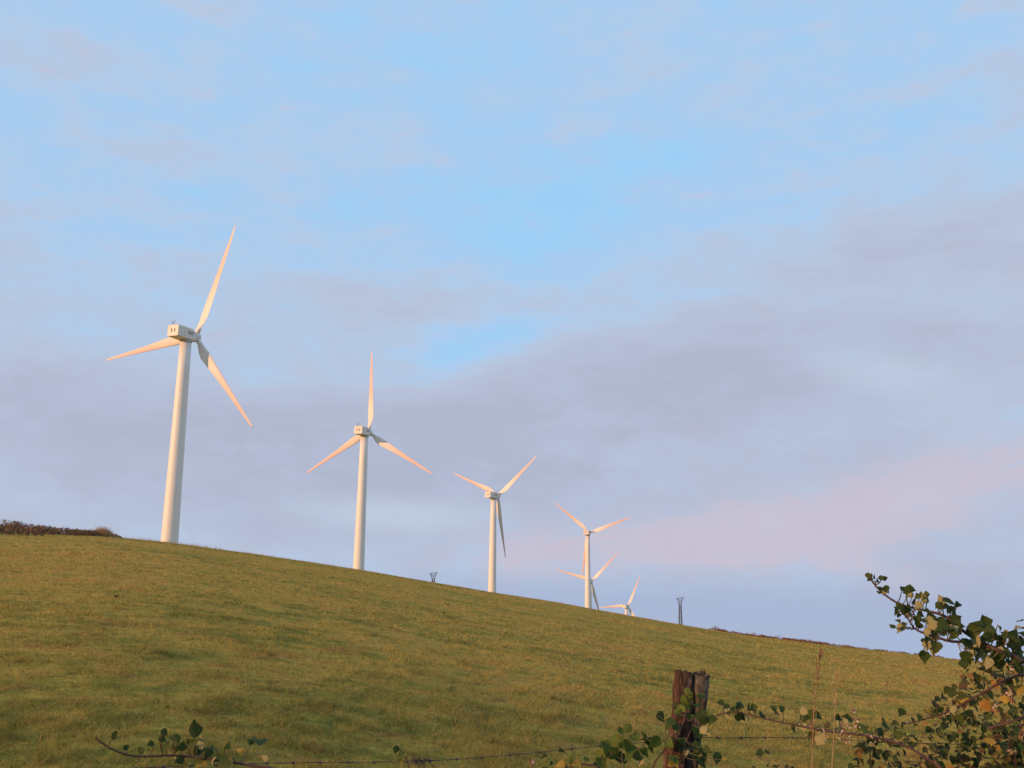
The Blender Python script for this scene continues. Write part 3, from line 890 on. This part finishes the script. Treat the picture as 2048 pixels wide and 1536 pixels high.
    for (px, py, d, nn) in fruits:
        b = MB(); c = at(px, py, d) - o
        for i in range(nn):
            q = c + Vector((rnd.gauss(0, .008), rnd.gauss(0, .008), rnd.gauss(0, .010)))
            v = Vector((rnd.gauss(0, 1), rnd.gauss(0, 1), rnd.gauss(0, 1))).normalized() * rnd.uniform(.0025, .0055)
            e1, e2 = v.orthogonal(), v.cross(v.orthogonal()).normalized() * v.length
            b.add([q + v, q - v, q + e1, q - e1, q + e2, q - e2], [(0, 2, 4), (0, 4, 3), (0, 3, 5), (0, 5, 2), (1, 4, 2), (1, 3, 4), (1, 5, 3), (1, 2, 5)])
            if i % 3 == 0: b.tube([c + Vector((0, 0, -.03)), q], .0011, 3)
        b.build('fruit_cluster', M['fruit'], root)
    return tag(root, label, 'bramble', group)

def z8(lst):   # measured on an enlargement of the photograph
    return [(1700 + a / 5.885, 1120 + b_ / 5.885, s, k) for a, b_, s, k in lst]
BD = 3.9
g, t_ = 'leaf', 'under'
make_bramble('bramble_cane', 'long thorny bramble cane arching highest against the sky, small leaves at its tip',
    [([(1738, 1152, BD), (1750, 1170, BD), (1768, 1188, BD), (1800, 1208, BD), (1850, 1221, BD), (1884, 1230, BD), (1906, 1244, BD), (1935, 1268, BD + .02), (1975, 1290, BD + .05), (2048, 1322, BD + .1), (2150, 1400, BD + .2), (2230, 1560, BD + .3)], .0022, .0085)],
    z8([(215, 185, 9, g), (240, 215, 8, g), (262, 190, 7, g), (225, 235, 7, g), (300, 195, 8, g), (330, 245, 7, g), (370, 215, 9, g), (402, 220, 8, g), (345, 345, 9, g), (340, 395, 9, g), (395, 335, 9, g), (430, 350, 12, g), (415, 385, 9, t_), (445, 328, 8, g),
        (625, 352, 12, g), (710, 345, 14, g), (697, 412, 12, t_), (655, 375, 10, g), (775, 490, 16, g), (800, 535, 13, t_), (855, 415, 13, t_), (890, 455, 14, t_), (905, 400, 9, g), (795, 430, 9, g),
        (1075, 465, 14, t_), (1045, 525, 12, g), (1110, 545, 20, g), (1180, 495, 22, g), (1262, 530, 11, g), (1195, 600, 15, g), (1245, 640, 18, g), (1255, 705, 18, g), (1190, 750, 22, g), (1275, 775, 17, g),
        (1370, 845, 15, g), (1480, 820, 22, g), (1440, 850, 14, g), (1555, 725, 24, g), (1500, 755, 14, g), (1650, 800, 17, g), (1715, 800, 18, g), (1725, 880, 16, g), (1765, 800, 10, g), (1600, 860, 16, g),
        (1850, 850, 18, g), (1935, 830, 26, g), (1880, 930, 24, g), (1970, 960, 24, g), (1800, 975, 26, g), (2035, 855, 22, g), (1760, 930, 18, g), (1940, 1030, 22, g), (2010, 1080, 22, g), (2030, 960, 18, g), (1780, 1080, 14, t_), (1710, 1095, 16, t_)]),
    seed=21, size=.05)
make_bramble('bramble_cane', 'thorny bramble cane forking below the highest one, pale leaf undersides lit by the sun',
    [([(1797, 1212, BD - .05), (1806, 1226, BD - .05), (1820, 1243, BD - .05), (1829, 1257, BD - .05), (1850, 1267, BD - .05), (1880, 1277, BD - .05), (1905, 1283, BD - .03), (1935, 1284, BD), (1962, 1287, BD), (2000, 1302, BD), (2048, 1325, BD + .02), (2140, 1410, BD + .1), (2210, 1580, BD + .2)], .0018, .008),
     ([(1806, 1254, BD - .05), (1818, 1257, BD - .05), (1829, 1258, BD - .05)], .001, .0016), ([(1821, 1243, BD - .05), (1825, 1230, BD - .05), (1829, 1218, BD - .05)], .0016, .001)],
    z8([(570, 530, 9, g), (550, 570, 8, g), (600, 560, 9, g), (655, 585, 16, g), (680, 645, 11, t_), (545, 620, 9, g), (580, 660, 8, g), (690, 570, 11, g), (510, 770, 9, g), (560, 715, 8, g), (600, 745, 9, g), (592, 800, 14, t_), (640, 755, 8, g),
        (785, 715, 15, g), (845, 655, 16, g), (815, 760, 14, g), (850, 730, 13, g), (910, 610, 10, g), (945, 680, 14, g), (920, 715, 15, t_), (968, 770, 17, t_), (895, 815, 16, t_), (920, 845, 14, t_), (1000, 850, 12, g),
        (1050, 720, 18, g), (1080, 780, 20, g), (1130, 740, 20, g), (1180, 815, 22, t_), (1220, 840, 16, t_), (1290, 815, 17, t_), (1255, 885, 18, g), (1090, 830, 15, t_), (905, 930, 14, g), (990, 940, 15, t_), (880, 960, 10, g),
        (905, 1015, 15, t_), (1010, 1035, 20, g), (1000, 1080, 16, t_), (955, 1060, 14, g), (880, 1150, 20, g), (860, 1105, 11, g), (1440, 965, 24, g), (1470, 990, 18, t_), (1530, 935, 13, t_), (1590, 930, 18, g), (1590, 1040, 16, g),
        (1490, 1085, 22, g), (1440, 1110, 13, t_), (1370, 1160, 22, g), (1360, 1225, 16, g), (1395, 1195, 12, g), (1580, 1145, 12, t_), (1740, 1155, 20, g), (1700, 1235, 24, g), (1780, 1240, 18, g), (1900, 1205, 18, g), (1620, 1220, 17, t_), (1850, 1110, 14, g), (1960, 1160, 20, g), (2030, 1200, 20, g)]),
    seed=22, size=.05)
y_ = 'leaf_yellow'; m_ = 'leaf_mix'; l_ = 'leaf_light'
make_bramble('bramble_cane', 'thin bramble cane sloping down left out of the thicket, small yellow leaves hanging on it',
    [([(1806, 1450, 4.05), (1850, 1438, 4.05), (1895, 1424, 4.05), (1930, 1405, 4.05), (1965, 1386, 4.05), (2005, 1364, 4.05), (2060, 1352, 4.1), (2160, 1400, 4.2), (2250, 1600, 4.3)], .0022, .0065),
     ([(1950, 1318, 4.0), (1975, 1340, 4.0), (1995, 1362, 4.02), (2010, 1380, 4.05), (2030, 1405, 4.1)], .0016, .003)],
    [(1866, 1428, 17, y_), (1853, 1426, 13, y_), (1926, 1394, 17, y_), (1988, 1371, 13, y_), (2010, 1395, 15, y_), (1973, 1411, 18, y_), (1907, 1421, 13, t_), (1868, 1412, 15, m_), (1888, 1394, 14, g), (1878, 1418, 12, g), (1905, 1385, 14, g),
     (1930, 1376, 14, g), (1945, 1405, 14, g), (1960, 1376, 13, g), (1920, 1440, 15, g), (1900, 1440, 14, g), (1938, 1430, 14, m_), (1985, 1390, 14, g), (2020, 1365, 14, g), (2035, 1340, 16, g), (2040, 1375, 16, y_), (2000, 1345, 16, g), (2025, 1325, 14, g),
     (1970, 1340, 16, g), (1985, 1320, 18, g), (1995, 1335, 14, t_), (2010, 1354, 13, t_), (1840, 1432, 11, g), (1830, 1440, 12, g)],
    seed=23, prickle=True, fruits=[(2022, 1388, 4.0, 10), (1990, 1416, 4.0, 9), (2040, 1460, 3.9, 26)])
make_bramble('bramble_cane', 'long dark red bramble cane arching from the thicket across to the fence post',
    [([(1424, 1437, 4.6), (1445, 1427, 4.6), (1470, 1424, 4.55), (1500, 1430, 4.5), (1540, 1440, 4.45), (1600, 1452, 4.4), (1648, 1462, 4.3), (1700, 1467, 4.25), (1745, 1474, 4.2), (1790, 1485, 4.1), (1822, 1497, 4.05), (1850, 1515, 4.0), (1890, 1545, 3.95), (1960, 1640, 3.9)], .0020, .0058)],
    [(1412, 1440, 16, g), (1403, 1432, 18, g), (1425, 1440, 15, g), (1440, 1408, 14, g), (1452, 1414, 13, g), (1456, 1421, 14, t_), (1475, 1410, 14, g), (1484, 1407, 14, g), (1470, 1418, 15, g), (1500, 1418, 16, g), (1510, 1415, 13, g), (1506, 1420, 12, t_), (1490, 1432, 15, m_), (1490, 1440, 14, t_), (1475, 1434, 14, g), (1455, 1432, 13, t_),
     (1520, 1432, 15, g), (1545, 1415, 13, g), (1553, 1420, 13, g), (1558, 1428, 12, t_), (1562, 1416, 13, g), (1607, 1420, 15, t_), (1608, 1434, 14, g), (1625, 1428, 14, g), (1640, 1432, 16, g), (1598, 1452, 14, t_), (1608, 1456, 13, t_), (1590, 1458, 13, g), (1644, 1478, 22, 'under'), (1625, 1472, 13, m_),
     (1680, 1444, 15, t_), (1692, 1448, 14, t_), (1700, 1438, 15, g), (1678, 1438, 14, g), (1688, 1434, 12, g), (1655, 1450, 12, y_), (1660, 1445, 12, m_), (1745, 1462, 14, y_), (1735, 1460, 18, l_), (1725, 1455, 18, l_), (1790, 1478, 14, y_), (1775, 1450, 16, g), (1765, 1465, 16, g), (1800, 1470, 15, g)],
    seed=24, fruits=[(1652, 1464, 4.25, 10), (1682, 1458, 4.2, 10), (1708, 1454, 4.2, 10), (1706, 1424, 4.2, 10), (1685, 1472, 4.2, 8), (1698, 1480, 4.2, 8), (1712, 1440, 4.2, 7), (1742, 1478, 4.15, 8)])
make_bramble('bramble_cane', 'red bramble stem inside the thicket, running under the yellow leaved cane',
    [([(1975, 1458, 3.85), (2000, 1450, 3.85), (2030, 1442, 3.85), (2070, 1430, 3.9), (2160, 1440, 4.0), (2230, 1600, 4.1)], .004, .007)], auto=.09, kinds=(('leaf', .7), ('leaf_mix', .3)), seed=31, size=.045)
make_bramble('bramble_cane', 'low bramble cane lying along the fence foot, three upright round leaves',
    [([(190, 1474, 4.0), (210, 1490, 4.0), (245, 1507, 4.0), (285, 1513, 4.0), (345, 1511, 4.0), (400, 1516, 3.98), (450, 1523, 3.95), (500, 1531, 3.92), (560, 1545, 3.9), (640, 1620, 3.85)], .0025, .006)],
    [(385, 1460, 24, g), (382, 1485, 16, g), (399, 1480, 18, 'under'), (403, 1490, 14, 'under'), (392, 1500, 16, g), (402, 1500, 17, g), (418, 1505, 16, g), (330, 1466, 14, g), (348, 1473, 14, g), (326, 1479, 12, g), (332, 1488, 12, g), (355, 1480, 14, g), (365, 1492, 14, g), (300, 1490, 12, g), (250, 1494, 11, g), (232, 1472, 14, g),
     (519, 1479, 26, g), (498, 1482, 16, g), (475, 1478, 12, g), (484, 1502, 14, y_), (527, 1516, 13, 'under'), (402, 1524, 18, y_), (430, 1523, 14, 'under'), (465, 1521, 15, y_), (448, 1528, 20, g), (362, 1518, 15, g), (280, 1522, 11, y_), (345, 1519, 12, 'under'), (370, 1531, 13, y_), (280, 1503, 13, g), (350, 1497, 12, g), (430, 1495, 14, g), (455, 1490, 13, l_)],
    seed=25)
make_bramble('bramble_cane', 'light green bramble shoot with broad leaves left of the reddish post',
    [([(1262, 1456, 4.5), (1250, 1485, 4.5), (1244, 1510, 4.5), (1247, 1540, 4.5), (1250, 1640, 4.5)], .0016, .003), ([(1300, 1470, 4.5), (1285, 1490, 4.5), (1262, 1512, 4.5), (1250, 1560, 4.5)], .0014, .003), ([(1205, 1500, 4.5), (1225, 1508, 4.5), (1244, 1520, 4.5)], .0012, .002)],
    [(1232, 1484, 28, l_), (1212, 1498, 26, l_), (1228, 1508, 24, l_), (1250, 1492, 22, l_), (1265, 1498, 24, l_), (1245, 1462, 16, l_), (1257, 1456, 15, l_), (1270, 1478, 18, l_), (1294, 1478, 26, g), (1312, 1486, 22, l_), (1300, 1494, 20, g), (1285, 1474, 16, g), (1204, 1512, 20, l_), (1220, 1520, 22, l_), (1240, 1520, 22, g), (1200, 1526, 18, l_), (1275, 1516, 18, g), (1283, 1522, 15, t_), (1208, 1531, 20, y_), (1290, 1506, 16, l_)],
    seed=26, prickle=False, matc='shoot', group='bramble shoots')
make_bramble('bramble_cane', 'red bramble stem climbing the fence posts with leaves spread over the wood',
    [([(1372, 1382, 5.05), (1374, 1400, 5.02), (1372, 1425, 4.98), (1366, 1450, 4.95), (1352, 1478, 4.93), (1338, 1492, 4.93), (1322, 1508, 4.9), (1306, 1534, 4.9), (1290, 1600, 4.9)], .0015, .0045), ([(1410, 1400, 5.05), (1398, 1420, 5.0), (1385, 1450, 4.98), (1372, 1490, 4.95), (1362, 1560, 4.9)], .0012, .003)],
    [(1376, 1382, 14, l_), (1380, 1393, 14, l_), (1364, 1404, 20, l_), (1370, 1406, 14, l_), (1352, 1417, 16, l_), (1362, 1420, 16, l_), (1376, 1412, 15, l_), (1387, 1410, 15, l_), (1396, 1409, 14, l_), (1356, 1430, 16, l_), (1378, 1430, 16, g), (1324, 1436, 20, g), (1340, 1443, 20, g), (1348, 1452, 16, g), (1401, 1388, 12, l_), (1404, 1393, 10, l_), (1412, 1436, 20, g), (1356, 1465, 16, y_),
     (1358, 1480, 24, g), (1362, 1495, 24, g), (1392, 1463, 16, l_), (1398, 1494, 22, g), (1400, 1472, 14, l_), (1408, 1462, 16, t_), (1412, 1468, 12, t_), (1350, 1486, 20, g), (1340, 1484, 18, l_), (1392, 1515, 18, g), (1408, 1512, 20, g), (1402, 1525, 16, g), (1345, 1528, 20, y_), (1350, 1522, 16, l_), (1340, 1522, 16, l_), (1438, 1515, 18, g), (1450, 1526, 15, y_), (1372, 1505, 14, t_), (1415, 1500, 14, g)],
    seed=27)
make_bramble('bramble_cane', 'short arched bramble cane at the fence foot with yellow leaves',
    [([(1140, 1534, 4.4), (1160, 1529, 4.4), (1180, 1530, 4.4), (1200, 1537, 4.4), (1240, 1580, 4.4)], .003, .004)],
    [(1152, 1528, 18, y_), (1138, 1522, 14, l_), (1120, 1530, 16, y_), (1128, 1538, 16, y_), (1175, 1518, 13, l_), (1034, 1514, 12, l_), (1044, 1518, 10, y_), (1028, 1531, 14, y_), (980, 1527, 12, y_), (670, 1526, 12, y_), (690, 1530, 14, m_)][:5], seed=28)
make_bramble('bramble_cane', 'thin upright bramble twig touching the barbed wire beside the wool scrap',
    [([(803, 1501, 4.7), (810, 1514, 4.7), (817, 1532, 4.7), (822, 1600, 4.7)], .002, .003)], [(793, 1498, 12, g), (802, 1512, 13, l_), (798, 1520, 10, y_)], seed=29)

# ---- the thicket itself: leafy mound to the right, canes and leaves
def make_thicket(name, label, mounds, n_parts, n_mass, size, seed, n_canes):
    """mounds: (x, y, half width, half depth, top above ground)"""
    rnd = random.Random(seed)
    mx, my = mounds[0][0], mounds[0][1]
    root = empty(name, (mx, my, gz(mx, my)))
    o = root.location.copy()
    cand = []
    for i in range(n_parts * 5 + n_mass):
        m0 = rnd.choices(mounds, [q[5] for q in mounds])[0]
        while True:
            v = Vector((rnd.uniform(-1, 1), rnd.uniform(-1, 1), rnd.uniform(0, 1)))
            if .45 < v.length < 1 and v.z > .12: break
        lump = 1 + .18 * mnoise.noise(Vector((v.x * 2.2 + m0[0], v.y * 2.2 + seed, v.z * 2.2))) * 2
        p = Vector((m0[0] + v.x * m0[2] * lump, m0[1] + v.y * m0[3] * lump, 0))
        p.z = gz(p.x, p.y) + .03 + v.z * m0[4] * lump
        cand.append(p)
    cand.sort(key=lambda p: p.y * 1.0 + 0.25 * abs(p.x) - 0.35 * p.z + rnd.uniform(0, .5))
    parts, rest = cand[:n_parts], cand[n_parts:n_parts + n_mass] if len(cand) > n_parts + n_mass else cand[n_parts:]
    rest = rnd.sample(cand[n_parts:], min(n_mass, len(cand) - n_parts))
    for p in parts:
        td = dirs(rnd, .3); up = Vector((rnd.uniform(-.6, .6), rnd.uniform(-.9, .2), .7))
        put_leaf(root, p, td, up, size * rnd.uniform(.45, 1.35), rnd.choices(['leaf_mix', 'leaf', 'leaf_yellow', 'leaf_light'], [.60, .31, .03, .06])[0], rnd)
    src = LEAF['leaf_mix'][0]; co = [v.co.copy() for v in src.vertices]; pf = [tuple(f.vertices) for f in src.polygons]
    b = MB()
    for p in rest:
        td = dirs(rnd, .3); up = Vector((rnd.uniform(-.6, .6), rnd.uniform(-.9, .2), .7))
        s = size * rnd.uniform(.6, 1.2); m = frame(td, up)
        b.add([m @ (c * s) + p - o for c in co], pf)
    fo = b.build('foliage', M['leaf_mass'], root, True); fo['kind'] = 'stuff'
    for i in range(n_canes):
        m0 = rnd.choice(mounds)
        a = rnd.uniform(0, 6.28)
        s0 = Vector((m0[0] + rnd.uniform(-.3, .3) * m0[2], m0[1] + rnd.uniform(-.3, .3) * m0[3], 0)); s0.z = gz(s0.x, s0.y) - .05
        e0 = Vector((m0[0] + math.cos(a) * m0[2] * .98, m0[1] + math.sin(a) * m0[3] * .98, 0)); e0.z = gz(e0.x, e0.y) + rnd.uniform(.15, .6) * m0[4]
        md = s0.lerp(e0, .5); md.z = gz(md.x, md.y) + m0[4] * rnd.uniform(.6, .85)
        b = MB(); pth = catmull([s0, s0.lerp(md, .55) + Vector((0, 0, .12)), md, e0], 6)
        b.tube([p - o for p in pth], [.004 - .0028 * k / len(pth) for k in range(len(pth))], 6); b.build('cane', M['cane'], root, True)
    for i in range(14):
        p = parts[rnd.randrange(n_parts)] - o
        b = MB()
        for k in range(9):
            q = p + Vector((rnd.gauss(0, .011), rnd.gauss(0, .011), rnd.gauss(0, .011))); v = Vector((rnd.gauss(0, 1), rnd.gauss(0, 1), rnd.gauss(0, 1))).normalized() * rnd.uniform(.004, .007)
            e1, e2 = v.orthogonal(), v.cross(v.orthogonal()).normalized() * v.length
            b.add([q + v, q - v, q + e1, q - e1, q + e2, q - e2], [(0, 2, 4), (0, 4, 3), (0, 3, 5), (0, 5, 2), (1, 4, 2), (1, 3, 4), (1, 5, 3), (1, 2, 5)])
        b.build('fruit_cluster', M['fruit'], root)
    return tag(root, label, 'bramble thicket')
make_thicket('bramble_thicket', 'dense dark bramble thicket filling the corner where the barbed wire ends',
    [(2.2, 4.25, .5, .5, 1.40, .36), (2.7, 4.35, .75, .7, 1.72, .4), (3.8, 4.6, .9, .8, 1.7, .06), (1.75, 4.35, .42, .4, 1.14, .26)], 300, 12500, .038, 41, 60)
make_thicket('bramble_thicket', 'low loose bramble growth at the foot of the fence posts',
    [(1.25, 4.75, .5, .3, .92, .5), (.45, 4.7, .5, .3, .80, .22), (1.62, 4.6, .3, .25, .95, .2)], 240, 1500, .042, 42, 14)

# ------------------------------------------------------------------ dry grass stalks
def make_stalk(px, label, seed, red):
    rnd = random.Random(seed)
    pts = catmull([at(*p) for p in px], 10)
    o = pts[0].copy()
    g_ = gz(o.x, o.y)
    pts = [Vector((o.x - .02, o.y, g_ - .02))] + pts
    root = empty('grass_stalk', (o.x - .02, o.y, g_)); o = root.location.copy()
    b = MB(); k = len(pts); b.tube([p - o for p in pts], [.0028 - .0018 * i / k for i in range(k)], 5); b.build('stem', M['straw'], root, True)
    b = MB(); n0 = int(k * .72) if not red else int(k * .35)
    for i in range(n0, k):
        for q in range(2):
            p = pts[i] - o; v = Vector((rnd.gauss(0, .4), rnd.gauss(0, .4), 1)).normalized() * rnd.uniform(.012, .03)
            p = p + Vector((rnd.gauss(0, .004), rnd.gauss(0, .004), rnd.uniform(-.01, .01)))
            b.tube([p, p + v * .5, p + v], [.0006, .0022, .0004], 4)
    b.build('seed_head', M['seed'] if red else M['straw'], root)
    return tag(root, label, 'grass stalk', 'dry grass stalks')
make_stalk([(1660, 1570, 4.0), (1664, 1536, 4.0), (1667, 1480, 4.0), (1671, 1410, 4.0), (1675, 1346, 4.0)], 'tall straw coloured grass stalk standing alone in front of the bramble', 1, False)
make_stalk([(1622, 1580, 4.3), (1624, 1536, 4.3), (1626, 1470, 4.3), (1629, 1410, 4.3), (1636, 1338, 4.3), (1643, 1306, 4.3)], 'reddish feathery grass stalk beside the straw coloured one', 2, True)

# ------------------------------------------------------------------ small dark clods on the pasture
def ground_at(px, py):
    v = pix_ray(px, py); t = 3.0
    while t < 140:
        p = EYE + v * t
        if p.z < gz(p.x, p.y): return p
        t += .1
    return EYE + v * 95
for i, (px, py, s) in enumerate([(232, 1196, .033), (888, 1227, .03)]):
    p = ground_at(px, py); rnd = random.Random(i)
    bm = bmesh.new(); bmesh.ops.create_icosphere(bm, subdivisions=2, radius=1)
    for v in bm.verts:
        k = 1 + .35 * mnoise.noise(v.co * 1.7 + Vector((i * 5, 0, 0)))
        v.co = Vector((v.co.x * s * 1.6 * k, v.co.y * s * 1.2 * k, v.co.z * s * .6 * k))
    me = bpy.data.meshes.new('molehill'); bm.to_mesh(me); bm.free()
    o = link('molehill', me, M['soil']); o.location = (p.x, p.y, gz(p.x, p.y) + .025)
    tag(o, ['small dark molehill on the pasture below the heather strip', 'tiny dark molehill on the pasture below the turbine beside the tiny pylon head'][i], 'molehill', 'molehills on the pasture')
